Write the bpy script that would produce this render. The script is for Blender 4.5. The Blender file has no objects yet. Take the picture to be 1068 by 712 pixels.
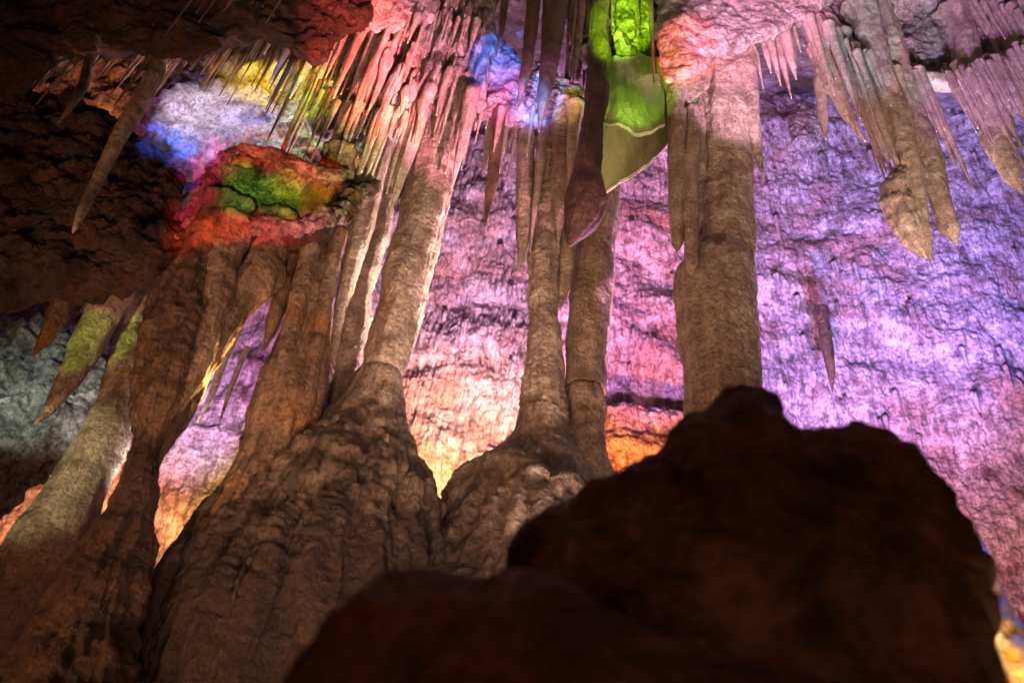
import bpy, math, random
import numpy as np
from mathutils import Matrix, Vector

rng = np.random.RandomState(7)
random.seed(7)
sc = bpy.context.scene
col = sc.collection

# ------------------------------------------------------------------ camera
W, H, F = 1068.0, 712.0, 830.0          # photo frame, focal length in its pixels (28 mm lens)
VPX, VPY = 650.0, -600.0                # where the plumb lines of the cave meet
CAM = np.array([0.0, 0.0, 1.5])
u = np.array([VPX - W/2, H/2 - VPY, F]); u /= np.linalg.norm(u)
fw = np.array([0, 0, 1.0]); yv = fw - fw.dot(u)*u; yv /= np.linalg.norm(yv)
# camera coords here are (right, up, forward): left-handed, so X = Z x Y in them
xv = -np.cross(yv, u)
if xv[0] < 0: xv = -xv
R = np.array([xv, yv, u])               # world = R @ cam

def ray(px, py):
    d = np.array([px - W/2, H/2 - py, F]) / F
    return R @ d

def at(px, py, Y):
    d = ray(px, py)
    return CAM + d * (Y / d[1])

cd = bpy.data.cameras.new('camera'); cam = bpy.data.objects.new('camera', cd); col.objects.link(cam)
cd.lens = 28.0; cd.sensor_width = 36.0; cd.clip_end = 200; cd.clip_start = .05
Mx = R @ np.array([1.0, 0, 0]); My = R @ np.array([0, 1.0, 0]); Mz = -(R @ np.array([0, 0, 1.0]))
cam.matrix_world = Matrix(((Mx[0], My[0], Mz[0], CAM[0]), (Mx[1], My[1], Mz[1], CAM[1]),
                           (Mx[2], My[2], Mz[2], CAM[2]), (0, 0, 0, 1)))
cd.dof.use_dof = True; cd.dof.focus_distance = 6.4; cd.dof.aperture_fstop = 1.7
sc.camera = cam

# ------------------------------------------------------------------ noise
_perm = np.random.RandomState(3).permutation(4096).astype(np.int64)
_g = np.random.RandomState(5).normal(size=(4096, 3)).astype(np.float32)
_g /= np.linalg.norm(_g, axis=1)[:, None]

def pnoise(p):
    p = np.asarray(p, dtype=np.float32)
    i = np.floor(p).astype(np.int64); f = p - i
    w = f*f*f*(f*(f*6-15)+10)
    out = np.zeros(len(p), np.float32)
    hx = [_perm[(i[:, 0]+a) & 4095] for a in (0, 1)]
    for a in (0, 1):
        wa = w[:, 0] if a else 1-w[:, 0]
        for b in (0, 1):
            wb = w[:, 1] if b else 1-w[:, 1]
            hy = _perm[(hx[a]+i[:, 1]+b) & 4095]
            for c in (0, 1):
                wc = w[:, 2] if c else 1-w[:, 2]
                h = _perm[(hy+i[:, 2]+c) & 4095]
                g = _g[h]
                d = g[:, 0]*(f[:, 0]-a)+g[:, 1]*(f[:, 1]-b)+g[:, 2]*(f[:, 2]-c)
                out += wa*wb*wc*d
    return out*1.6

def fbm(p, octv=4, gain=.5, ridge=False):
    p = np.asarray(p, dtype=np.float32); s = 0; a = 1.0; k = 1.0; t = 0
    for o in range(octv):
        n = pnoise(p*k + 17.3*o)
        if ridge: n = 1-2*np.abs(n)
        s = s + a*n; t += a; a *= gain; k *= 2.03
    return s/t

def worley(p):
    """distance to the nearest jittered cell point: round popcorn nodules"""
    p = np.asarray(p, dtype=np.float32); i = np.floor(p).astype(np.int64)
    best = np.full(len(p), 9.0, np.float32)
    for a in (-1, 0, 1):
        for b in (-1, 0, 1):
            for c in (-1, 0, 1):
                q = i + np.array([a, b, c])
                h = _perm[(_perm[(_perm[q[:, 0] & 4095]+q[:, 1]) & 4095]+q[:, 2]) & 4095]
                pt = q + .5 + .42*_g[h]
                d = ((p-pt)**2).sum(1)
                best = np.minimum(best, d)
    return np.sqrt(best)

# ------------------------------------------------------------------ materials
def rock(name, dark, light, scale=3.0, rough=.6, bump=.5, fine=40.0, spec=.4, tint=None, sss=0.0, streak=None, bdist=.03, pit_shade=.5, low=None):
    m = bpy.data.materials.new(name); m.use_nodes = True
    nt = m.node_tree; n = nt.nodes; l = nt.links
    b = n['Principled BSDF']
    geo = n.new('ShaderNodeNewGeometry')
    n1 = n.new('ShaderNodeTexNoise'); n1.inputs['Scale'].default_value = scale; n1.inputs['Detail'].default_value = 8
    n1.inputs['Roughness'].default_value = .65; n1.inputs['Distortion'].default_value = .6
    l.new(geo.outputs['Position'], n1.inputs['Vector'])
    cr = n.new('ShaderNodeValToRGB'); cr.color_ramp.elements[0].position = .36; cr.color_ramp.elements[1].position = .62
    cr.color_ramp.elements[0].color = (*dark, 1); cr.color_ramp.elements[1].color = (*light, 1)
    l.new(n1.outputs['Fac'], cr.inputs['Fac'])
    src = cr.outputs['Color']
    if tint:                                  # mineral stains in patches
        n4 = n.new('ShaderNodeTexNoise'); n4.inputs['Scale'].default_value = tint[1]; n4.inputs['Detail'].default_value = 5
        l.new(geo.outputs['Position'], n4.inputs['Vector'])
        r4 = n.new('ShaderNodeMapRange'); r4.inputs['From Min'].default_value = .5; r4.inputs['From Max'].default_value = .68
        l.new(n4.outputs['Fac'], r4.inputs['Value'])
        mx = n.new('ShaderNodeMixRGB'); mx.inputs['Color2'].default_value = (*tint[0], 1)
        l.new(r4.outputs['Result'], mx.inputs['Fac']); l.new(src, mx.inputs['Color1']); src = mx.outputs['Color']
    if low:                                   # darker calcite towards the foot
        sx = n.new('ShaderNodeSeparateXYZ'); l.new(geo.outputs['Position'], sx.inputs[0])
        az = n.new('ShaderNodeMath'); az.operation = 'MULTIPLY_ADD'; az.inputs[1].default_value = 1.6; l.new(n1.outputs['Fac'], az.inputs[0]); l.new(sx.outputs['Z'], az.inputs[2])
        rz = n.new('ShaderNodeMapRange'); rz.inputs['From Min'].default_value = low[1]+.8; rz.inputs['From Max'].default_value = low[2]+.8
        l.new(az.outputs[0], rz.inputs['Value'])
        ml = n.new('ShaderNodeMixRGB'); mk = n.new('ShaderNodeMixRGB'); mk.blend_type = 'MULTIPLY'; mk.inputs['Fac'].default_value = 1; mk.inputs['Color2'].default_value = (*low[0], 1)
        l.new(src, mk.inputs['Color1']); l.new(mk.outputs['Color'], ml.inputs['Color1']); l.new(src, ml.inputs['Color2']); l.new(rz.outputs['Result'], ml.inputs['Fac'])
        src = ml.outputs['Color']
    # shade of the fine hollows, multiplied into the base colour
    n2 = n.new('ShaderNodeTexNoise'); n2.inputs['Scale'].default_value = fine; n2.inputs['Detail'].default_value = 6
    n2.inputs['Roughness'].default_value = .7
    l.new(geo.outputs['Position'], n2.inputs['Vector'])
    rr = n.new('ShaderNodeMapRange'); rr.inputs['From Min'].default_value = .3; rr.inputs['From Max'].default_value = .6
    rr.inputs['From Min'].default_value = .36; rr.inputs['From Max'].default_value = .56; rr.inputs['To Min'].default_value = pit_shade; rr.inputs['To Max'].default_value = 1.08
    l.new(n2.outputs['Fac'], rr.inputs['Value'])
    mm = n.new('ShaderNodeMixRGB'); mm.blend_type = 'MULTIPLY'; mm.inputs['Fac'].default_value = 1
    l.new(src, mm.inputs['Color1']); l.new(rr.outputs['Result'], mm.inputs['Color2'])
    last = mm.outputs['Color']
    if streak:                                # dark streaks running down; on the wall they paint in the tufts' shade
        mp = n.new('ShaderNodeMapping'); mp.inputs['Scale'].default_value = (1, 1, streak[2]); l.new(geo.outputs['Position'], mp.inputs['Vector'])
        n5 = n.new('ShaderNodeTexNoise'); n5.inputs['Scale'].default_value = streak[0]; n5.inputs['Detail'].default_value = 7; n5.inputs['Roughness'].default_value = .7
        n5.inputs['Distortion'].default_value = .4; l.new(mp.outputs['Vector'], n5.inputs['Vector'])
        r5 = n.new('ShaderNodeMapRange'); r5.inputs['From Min'].default_value = .38; r5.inputs['From Max'].default_value = .54
        r5.inputs['To Min'].default_value = streak[1]; r5.inputs['To Max'].default_value = 1.06; l.new(n5.outputs['Fac'], r5.inputs['Value'])
        m5 = n.new('ShaderNodeMixRGB'); m5.blend_type = 'MULTIPLY'; m5.inputs['Fac'].default_value = 1
        l.new(last, m5.inputs['Color1']); l.new(r5.outputs['Result'], m5.inputs['Color2']); last = m5.outputs['Color']
    l.new(last, b.inputs['Base Color'])
    v = n.new('ShaderNodeTexVoronoi'); v.inputs['Scale'].default_value = fine*.45
    l.new(geo.outputs['Position'], v.inputs['Vector'])
    ad = n.new('ShaderNodeMath'); ad.operation = 'MULTIPLY_ADD'; ad.inputs[1].default_value = -.5
    l.new(v.outputs['Distance'], ad.inputs[0]); l.new(n2.outputs['Fac'], ad.inputs[2])
    bp = n.new('ShaderNodeBump'); bp.inputs['Strength'].default_value = bump; bp.inputs['Distance'].default_value = bdist
    l.new(ad.outputs[0], bp.inputs['Height']); l.new(bp.outputs['Normal'], b.inputs['Normal'])
    rg = n.new('ShaderNodeMapRange'); rg.inputs['To Min'].default_value = rough-.2; rg.inputs['To Max'].default_value = rough+.2
    l.new(n1.outputs['Fac'], rg.inputs['Value']); l.new(rg.outputs['Result'], b.inputs['Roughness'])
    b.inputs['Specular IOR Level'].default_value = spec
    if sss:
        b.inputs['Subsurface Weight'].default_value = sss
        b.inputs['Subsurface Radius'].default_value = (.06, .03, .02)
        b.inputs['Subsurface Scale'].default_value = 1
    return m

def translucent(name, base, through, w=.5, rough=.4):
    m = bpy.data.materials.new(name); m.use_nodes = True
    nt = m.node_tree; n = nt.nodes; l = nt.links; b = n['Principled BSDF']; out = n['Material Output']
    geo = n.new('ShaderNodeNewGeometry'); n1 = n.new('ShaderNodeTexNoise'); n1.inputs['Scale'].default_value = 9
    n1.inputs['Detail'].default_value = 6
    mp = n.new('ShaderNodeMapping'); mp.inputs['Scale'].default_value = (1.6, 1.6, .35); l.new(geo.outputs['Position'], mp.inputs['Vector']); l.new(mp.outputs['Vector'], n1.inputs['Vector'])
    cr = n.new('ShaderNodeValToRGB'); cr.color_ramp.elements[0].position = .3; cr.color_ramp.elements[1].position = .7
    cr.color_ramp.elements[0].color = (*[c*.55 for c in base], 1); cr.color_ramp.elements[1].color = (*base, 1)
    l.new(n1.outputs['Fac'], cr.inputs['Fac']); l.new(cr.outputs['Color'], b.inputs['Base Color'])
    b.inputs['Roughness'].default_value = rough
    bp = n.new('ShaderNodeBump'); bp.inputs['Strength'].default_value = .9; bp.inputs['Distance'].default_value = .03
    n2 = n.new('ShaderNodeTexNoise'); n2.inputs['Scale'].default_value = 45; l.new(geo.outputs['Position'], n2.inputs['Vector'])
    l.new(n2.outputs['Fac'], bp.inputs['Height']); l.new(bp.outputs['Normal'], b.inputs['Normal'])
    t = n.new('ShaderNodeBsdfTranslucent'); t.inputs['Color'].default_value = (*through, 1)
    mix = n.new('ShaderNodeMixShader'); mix.inputs['Fac'].default_value = w
    l.new(b.outputs['BSDF'], mix.inputs[1]); l.new(t.outputs['BSDF'], mix.inputs[2]); l.new(mix.outputs['Shader'], out.inputs['Surface'])
    return m

M_WALL = rock('limestone_wall', (.22, .15, .15), (.62, .56, .58), scale=3.5, bump=.75, fine=24, rough=.6, tint=((.40, .24, .20), 1.1), streak=(12, .36, .16), bdist=.05, pit_shade=.38)
M_CEIL = rock('limestone_ceiling', (.16, .12, .10), (.52, .48, .46), scale=4, bump=1.0, fine=26, rough=.45, spec=.5, bdist=.05, pit_shade=.35)
M_DARK = rock('dark_stained_rock', (.014, .008, .007), (.070, .040, .030), scale=2.5, bump=1.0, fine=20, rough=.5, spec=.4, tint=((.09, .03, .012), 2.2), bdist=.07, pit_shade=.3)
M_COL = rock('calcite_column', (.27, .195, .14), (.55, .45, .345), scale=5, bump=1.0, fine=38, rough=.42, spec=.6, sss=.08, bdist=.035, pit_shade=.45, streak=(9, .72, .2), low=((.36, .29, .26), 3.9, 5.8))
M_BRN = rock('brown_calcite', (.13, .08, .05), (.34, .245, .165), scale=4.0, bump=1.0, fine=34, rough=.45, spec=.45, tint=((.30, .15, .06), 2.0), bdist=.035, pit_shade=.4, streak=(8, .55, .15))
M_MOUND = rock('flowstone', (.27, .19, .14), (.55, .44, .335), scale=4.0, bump=1.0, fine=32, rough=.42, spec=.55, bdist=.04, pit_shade=.42, streak=(6, .6, .2), low=((.07, .046, .038), 3.4, 5.7))
M_LEDGE = rock('banded_ledge_rock', (.05, .03, .02), (.30, .24, .18), scale=5, bump=1.0, fine=26, rough=.5, bdist=.06, pit_shade=.25)
M_STRAW = rock('stalactite_calcite', (.34, .26, .21), (.64, .55, .48), scale=7.0, bump=.8, fine=45, rough=.38, spec=.5, sss=.2, bdist=.012)
M_DSTRAW = rock('dark_stalactite', (.07, .042, .028), (.20, .13, .085), scale=5.0, bump=.5, fine=40, rough=.5, spec=.35, bdist=.015)
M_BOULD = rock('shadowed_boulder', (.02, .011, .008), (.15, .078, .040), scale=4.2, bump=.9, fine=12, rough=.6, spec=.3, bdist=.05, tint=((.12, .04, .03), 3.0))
M_DRAPE = translucent('green_drapery', (.40, .37, .20), (.50, .55, .24), .4)
M_RIM = translucent('wet_calcite_rim', (.50, .50, .36), (.6, .6, .4), .35, .25)
M_CLUB = rock('dark_club_calcite', (.035, .022, .014), (.13, .085, .045), scale=4, bump=1.0, fine=30, rough=.5, bdist=.03, pit_shade=.45)
M_DSHAFT = rock('dark_brown_flowstone', (.06, .034, .020), (.20, .12, .072), scale=4.0, bump=1.0, fine=32, rough=.45, spec=.5, bdist=.04, pit_shade=.42, streak=(6, .6, .2), low=((.36, .28, .25), 3.2, 5.4))
M_HUMP = rock('grey_pitted_rock', (.07, .07, .06), (.34, .33, .30), scale=3.5, bump=1.0, fine=18, rough=.6, bdist=.07, pit_shade=.22)
M_FLOOR = rock('cave_floor_rock', (.05, .035, .03), (.2, .15, .12), scale=1.2, bump=.8, fine=10, rough=.7)

# ------------------------------------------------------------------ mesh
def mesh_obj(name, V, Q, mat, parent=None, origin=None, kind=None):
    V = np.asarray(V, np.float32); Q = np.asarray(Q, np.int32)
    o3 = np.array(origin if origin is not None else (0, 0, 0), np.float32)
    me = bpy.data.meshes.new(name)
    V2 = V - o3
    me.vertices.add(len(V2)); me.vertices.foreach_set('co', V2.astype(np.float32).ravel())
    me.loops.add(Q.size); me.loops.foreach_set('vertex_index', Q.ravel())
    me.polygons.add(len(Q)); me.polygons.foreach_set('loop_start', np.arange(0, Q.size, 4, dtype=np.int32))
    me.polygons.foreach_set('use_smooth', np.ones(len(Q), bool))
    me.update(calc_edges=True)
    me.materials.append(mat)
    o = bpy.data.objects.new(name, me); col.objects.link(o)
    if parent is not None:
        o.parent = parent; o.location = Vector(o3) - parent.location
    else:
        o.location = Vector(o3)
    if kind: o['kind'] = kind
    return o

def grid_quads(nr, nc, wrap=False):
    r = np.arange(nr-1)[:, None]; c = np.arange(nc if wrap else nc-1)[None, :]; c2 = (c+1) % nc
    a = r*nc+c; b = r*nc+c2; d = (r+1)*nc+c; e = (r+1)*nc+c2
    return np.stack([a, b, e, d], -1).reshape(-1, 4)

def grid_normals(G, wrap=False):
    du = np.gradient(G, axis=0)
    if wrap: dv = (np.roll(G, -1, 1)-np.roll(G, 1, 1))/2
    else: dv = np.gradient(G, axis=1)
    n = np.cross(du, dv); n /= (np.linalg.norm(n, axis=2)[..., None]+1e-9)
    return n

def tag(o, label, cat, group=None):
    o['label'] = label; o['category'] = cat
    if group: o['group'] = group
    return o

def empty(name, loc):
    o = bpy.data.objects.new(name, None); col.objects.link(o); o.location = Vector(loc); o.empty_display_size = .2
    return o

def smooth_interp(t, ts, vs):
    """Catmull-Rom like interpolation on non-uniform samples (numpy pchip-ish)"""
    ts = np.asarray(ts, float); vs = np.asarray(vs, float)
    if len(ts) < 3: return np.interp(t, ts, vs)
    d = np.diff(vs)/np.diff(ts); m = np.empty_like(vs)
    m[0] = d[0]; m[-1] = d[-1]
    for i in range(1, len(vs)-1):
        m[i] = 0 if d[i-1]*d[i] <= 0 else 2*d[i-1]*d[i]/(d[i-1]+d[i])
    k = np.clip(np.searchsorted(ts, t)-1, 0, len(ts)-2); h = ts[k+1]-ts[k]; s = (t-ts[k])/h
    return ((2*s**3-3*s**2+1)*vs[k] + (s**3-2*s**2+s)*h*m[k] + (-2*s**3+3*s**2)*vs[k+1] + (s**3-s**2)*h*m[k+1])

def tube(name, rows, Y, mat, parent=None, tip=None, top=None, floor=False, seg=48, step=.03,
         flute=.10, nfl=5, lump=.05, fine=.012, ripple=0.0, drip=0.0, dk=1.0, dY=0.0, seed=None, pop=0.0, back=0.0, ramp=0.0):
    """A column, mound or stalactite: rows are (left, right, y) across it in photo pixels, standing in the
    vertical plane at distance Y; it gets real round depth (dk x its half width)."""
    if seed is None: seed = random.random()*100
    C = []; RR = []
    for k, (xl, xr, py) in enumerate(rows):
        yy = Y + dY*(k/max(1, len(rows)-1))
        a = at(xl, py, yy); b = at(xr, py, yy); C.append((a+b)/2); RR.append(abs(b[0]-a[0])/2)
    if tip is not None:
        C.append(at(tip[0], tip[1], Y+dY)); RR.append(.006)
    if top is not None:                       # carry the root upward into the ceiling
        up = C[0] + np.array([0, back, top]); C.insert(0, up); RR.insert(0, RR[0]*(1.25 if not back else .85))
    if floor:
        c = C[-1].copy(); g = (RR[-1]-RR[-2])/max(.2, (C[-2]-C[-1])[2]); g = max(0, min(.5, g))
        c[2] = -.1; RR.append(RR[-1]+g*(C[-1][2])); C.append(c)
    C = np.array(C); RR = np.array(RR)
    L = np.r_[0, np.cumsum(np.linalg.norm(np.diff(C, axis=0), axis=1))]
    n = int(min(700, max(12, L[-1]/step)))
    t = np.linspace(0, L[-1], n)
    c = np.stack([smooth_interp(t, L, C[:, i]) for i in range(3)], 1); r = np.maximum(.004, smooth_interp(t, L, RR))
    th = np.linspace(0, 2*np.pi, seg, endpoint=False)
    ct, st = np.cos(th), np.sin(th)
    # flutes: angular noise that runs down the length
    tt = np.repeat(t, seg); aa = np.tile(th, n)
    P = np.stack([np.cos(aa)*nfl*.45+seed, np.sin(aa)*nfl*.45, tt*.35/(r.mean()+.15)], 1)
    fl = pnoise(P)+.5*pnoise(P*2.1+9)
    rad = np.repeat(r, seg)*(1+flute*fl)
    G = np.stack([np.repeat(c[:, 0], seg)+rad*np.cos(aa), np.repeat(c[:, 1], seg)+rad*dk*np.sin(aa), np.repeat(c[:, 2], seg)], 1).reshape(n, seg, 3)
    N = grid_normals(G, True)
    if (N[n//2, 0, 0]) < 0: N = -N
    X = G.reshape(-1, 3)
    d = lump*fbm(X*2.2+seed, 3) * np.minimum(1, np.repeat(r, seg)/.12)
    if fine: d = d + fine*fbm(X*9+seed, 4)*np.minimum(1, np.repeat(r, seg)/.08)
    if pop:
        w = worley(X*np.array([7, 7, 5]) + .4*pnoise(X*3)[:, None]); d = d + pop*(.6-w)
        w = worley(X*np.array([15, 15, 11])); d = d + .4*pop*(.6-w)
    if ripple:
        ph = X[:, 2]*95+9*pnoise(X*2.5+seed); d = d + ripple*np.sin(ph)*(.5+.5*np.clip(pnoise(X*1.7+3+seed)*2, -1, 1))
    if drip:                                  # hanging drapes and drips down a mound's flank
        q = X*np.array([5.6, 5.6, .55]); q[:, :2] += .22*pnoise(X*1.6)[:, None]; q[:, 2] += 0; dn = fbm(q+seed, 3, ridge=True)
        d = d + drip*(dn-.3)
    if ramp: d = d*np.clip((tt-.02)/ramp, .12, 1)
    X = X + N.reshape(-1, 3)*d[:, None]
    Qs = grid_quads(n, seg, True)
    # close both ends
    V = np.vstack([X, X[:seg].mean(0)[None], X[-seg:].mean(0)[None]])
    i0 = len(X); k = np.arange(0, seg, 2)
    caps = [np.stack([np.full(len(k), i0), (k+2) % seg, (k+1) % seg, k], 1),
            np.stack([np.full(len(k), i0+1), (n-1)*seg+k, (n-1)*seg+(k+1) % seg, (n-1)*seg+(k+2) % seg], 1)]
    Qs = np.vstack([Qs]+caps)
    return mesh_obj(name, V, Qs, mat, parent, origin=V[:-2].reshape(n, seg, 3)[0].mean(0) if parent is None else (V[i0]))

def blob(name, outline, centre, Y, mat, T=.6, Tb=None, dY=0.0, n_ang=420, n_phi=170, lump=.12, lk=1.2, fine=.03, fk=5, pop=0.0, strata=0.0,
         flute=0.0, parent=None, kind=None, dents=(), power=1.0):
    """A lump of rock whose silhouette is the closed outline (photo pixels) in the plane at distance Y."""
    Tb = Tb or T
    c = at(centre[0], centre[1], Y)
    O = [at(p[0], p[1], Y + (p[2] if len(p) > 2 else 0)) for p in outline]
    O = np.array(O+[O[0]]); L = np.r_[0, np.cumsum(np.linalg.norm(np.diff(O, axis=0), axis=1))]
    t = np.linspace(0, L[-1], n_ang, endpoint=False)
    o = np.stack([np.interp(t, L, O[:, i]) for i in range(3)], 1)
    for _ in range(2): o = .25*np.roll(o, 1, 0)+.5*o+.25*np.roll(o, -1, 0)
    phi = np.linspace(.002, np.pi-.002, n_phi)
    s = np.sin(phi)**power
    G = c[None, None, :] + (o-c)[None]*s[:, None, None]
    Tt = np.where(np.cos(phi) > 0, T, Tb)
    ax = c-CAM; ax = ax/np.linalg.norm(ax)     # it bulges at right angles to its outline's tilt
    G -= (Tt*np.cos(phi))[:, None, None]*ax[None, None, :]
    N = grid_normals(G, True)
    if (N[n_phi//5] @ ax).mean() > 0: N = -N
    X = G.reshape(-1, 3); sd = random.random()*50
    d = lump*fbm(X*lk+sd, 4)
    d = d + fine*fbm(X*fk+sd, 5, .6)
    if pop:
        d = d + pop*(.6-worley(X*5+.5*pnoise(X*2)[:, None])) + .4*pop*(.6-worley(X*12))
    if strata:
        ph = X[:, 2]*9+4.5*pnoise(X*.9+sd); d = d + strata*(np.abs((ph/np.pi) % 2-1)-.5)*2
    if flute:
        q = X*np.array([6, 6, .5]); d = d + flute*(fbm(q+sd, 3, ridge=True)-.3)
    fade = np.repeat(np.clip(np.sin(phi)*6, 0, 1), n_ang)
    X = X + N.reshape(-1, 3)*(d*fade)[:, None]
    for (dx_, dy_, rr_, dp_) in dents:          # hollows in the near face
        q = at(dx_, dy_, Y); rw = np.linalg.norm(at(dx_+rr_, dy_, Y)-q); rel = X-q
        al = rel @ ax; per = np.linalg.norm((rel-al[:, None]*ax)*np.array([1, 1, 1.7]), axis=1)/rw
        X = X + ax*(dp_*np.clip(1-per**3, 0, 1)**.5*(np.repeat(np.cos(phi) > 0, n_ang)))[:, None]
    return mesh_obj(name, X, grid_quads(n_phi, n_ang, True), mat, parent, origin=(c if parent is None else c), kind=kind)

def rope(name, path, Y, mat, parent=None, lump=.03, fine=.02, pop=.01, seg=36, dk=1.0, n=260):
    """lip of rock that follows a path of (x, y, half width) photo pixels at distance Y (optional 4th: extra distance)"""
    Cc = np.array([at(q[0], q[1], Y+(q[3] if len(q) > 3 else 0)) for q in path]); Rr = np.array([np.linalg.norm(at(q[0]+q[2], q[1], Y)-at(q[0], q[1], Y)) for q in path])
    L = np.r_[0, np.cumsum(np.linalg.norm(np.diff(Cc, axis=0), axis=1))]; t = np.linspace(0, L[-1], n)
    c = np.stack([smooth_interp(t, L, Cc[:, i]) for i in range(3)], 1); r = smooth_interp(t, L, Rr)
    tg = np.gradient(c, axis=0); tg /= np.linalg.norm(tg, axis=1)[:, None]
    ax = c.mean(0)-CAM; ax /= np.linalg.norm(ax)
    a = np.cross(tg, ax); a /= np.linalg.norm(a, axis=1)[:, None]; b = np.cross(tg, a)
    th = np.linspace(0, 2*np.pi, seg, endpoint=False); e = np.clip(np.minimum(np.arange(n), np.arange(n)[::-1])/8, .05, 1)**.5
    D = a[:, None]*np.cos(th)[None, :, None]+dk*b[:, None]*np.sin(th)[None, :, None]
    G = c[:, None]+(r*e)[:, None, None]*D; X = G.reshape(-1, 3); sd = random.random()*40
    d_ = lump*fbm(X*3+sd, 3)+fine*fbm(X*10+sd, 4, .6)+pop*(.6-worley(X*9))
    X = X+D.reshape(-1, 3)*(d_*np.repeat(e, seg))[:, None]
    return mesh_obj(name, X, grid_quads(n, seg, True), mat, parent, origin=c[0])

# ------------------------------------------------------------------ the cave itself
def back_wall():
    xs = np.arange(-9.5, 10.5, .018); zs = np.arange(-.5, 19.6, .021)
    XX, ZZ = np.meshgrid(xs, zs)
    x = XX.ravel().astype(np.float32); z = ZZ.ravel().astype(np.float32)
    y = 9.6 - .10*np.clip(-x-2.5, 0, 9)**1.6 - .12*np.clip(x-4.5, 0, 9)**1.5 - .05*np.clip(z-9, 0, 20)**1.2 + .04*(z-4)
    p = np.stack([x, z, np.zeros_like(x)], 1)
    big = .55*fbm(p*.38+4, 3)
    # ledges and overhanging bands running across
    b2 = pnoise(p*np.array([.5, .9, 1])+31)
    band = z*.85 + .30*x + 1.1*b2
    ledge = np.abs((band % 2)-1); ledge = (.5-.5*np.cos(np.pi*ledge))*.16
    big = big + ledge*np.clip(.4+.9*pnoise(p*.3+9), 0, 1)
    med = .16*fbm(p*1.5+8, 4, .55)
    # drip curtains: stretched down the wall, strongest in the middle bay
    wob = p.copy(); wob[:, 0] += .10*pnoise(p*1.1+2)
    vert = fbm(wob*np.array([8, .9, 1])+3, 4, .6, ridge=True)
    vm = np.clip(.35+.9*np.exp(-((x+.5)/1.6)**2)*np.clip((z-5.5)/1.5, .0, 1)+.5*pnoise(p*.6+5), .12, 1.2)
    popc = worley(np.stack([x*10, z*5, 0*x], 1)+.6*pnoise(p*3)[:, None])
    pit = fbm(wob*np.array([10, 4.5, 1])+2, 4, .75)
    fine2 = fbm(wob*np.array([21, 6, 1])+7, 3, .7, ridge=True)
    # small hanging tufts: stretched cells with a sharp lower lip
    q = wob*np.array([13, 4, 1]); q[:, 1] += .6*pnoise(p*3+12)
    tuft = worley(q); fr = (q[:, 1] % 1.0)
    rough = np.clip(.55+1.3*pnoise(p*.75+21), .12, 1.15)
    mid = np.exp(-((x+.3)/1.9)**2)
    rough = rough*(1-.7*mid)
    y = y - .065*mid*(fbm(wob*np.array([15, .7, 1])+60, 3, .6, ridge=True)-.2)
    y = y - (big + med + .08*vm*(vert-.2) + .055*rough*(.6-popc) + .03*pit + .03*rough*fine2 + .045*(1-.6*mid)*(.7-tuft)*np.clip(.5+pnoise(p*1.1+40), 0, 1.3))
    V = np.stack([x, y, z], 1)
    Q = grid_quads(len(zs), len(xs))
    # the wall is a structure, its own single mesh
    return mesh_obj('cave_wall', V, Q, M_WALL, kind='structure')
back_wall()

def ceil_z(y, x):
    return 12.1 + 1.4*np.clip(y-5.2, 0, 20) + .15*np.clip(5.2-y, 0, 20) + 0*x

def ceiling():
    xs = np.arange(-9.5, 10.5, .04); ys = np.arange(-4, 11, .04)
    XX, YY = np.meshgrid(xs, ys); x = XX.ravel(); y = YY.ravel()
    p = np.stack([x, y, 0*x], 1)
    z = ceil_z(y, x) + .5*fbm(p*.7+3, 4) - .12*(.6-worley(p*3)) + .06*fbm(p*6, 3)
    V = np.stack([x, y, z], 1)
    mesh_obj('cave_ceiling', V, grid_quads(len(ys), len(xs)), M_CEIL, kind='structure')
ceiling()

def floor():
    xs = np.arange(-10, 11, .12); ys = np.arange(-5, 11, .12)
    XX, YY = np.meshgrid(xs, ys); x = XX.ravel(); y = YY.ravel(); p = np.stack([x, y, 0*x], 1)
    z = -.15+.2*fbm(p*.6, 4)+.05*fbm(p*4, 3)
    mesh_obj('cave_floor', np.stack([x, y, z], 1), grid_quads(len(ys), len(xs)), M_FLOOR, kind='structure')
floor()

# ------------------------------------------------------------------ foreground boulders (out of focus)
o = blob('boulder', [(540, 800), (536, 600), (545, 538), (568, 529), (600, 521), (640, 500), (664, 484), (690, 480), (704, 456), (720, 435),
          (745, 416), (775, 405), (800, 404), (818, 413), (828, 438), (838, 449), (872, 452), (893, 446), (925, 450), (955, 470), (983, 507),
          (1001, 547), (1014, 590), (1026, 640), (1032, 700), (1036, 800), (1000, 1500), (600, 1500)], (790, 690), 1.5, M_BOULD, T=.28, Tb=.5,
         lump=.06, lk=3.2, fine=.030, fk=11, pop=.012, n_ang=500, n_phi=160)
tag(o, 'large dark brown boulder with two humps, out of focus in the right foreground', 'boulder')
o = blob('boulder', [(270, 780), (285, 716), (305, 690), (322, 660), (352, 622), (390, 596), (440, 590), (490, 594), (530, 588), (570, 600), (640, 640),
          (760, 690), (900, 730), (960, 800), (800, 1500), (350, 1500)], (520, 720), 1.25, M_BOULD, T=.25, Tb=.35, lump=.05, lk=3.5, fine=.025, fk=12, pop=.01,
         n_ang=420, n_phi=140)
tag(o, 'low nearly black rock at the bottom edge, left of the two-humped boulder', 'boulder')

# ------------------------------------------------------------------ columns
def column(label, cat='column', group=None, base=(0, 0, 0)):
    return tag(empty('column', base), label, cat, group)

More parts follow.
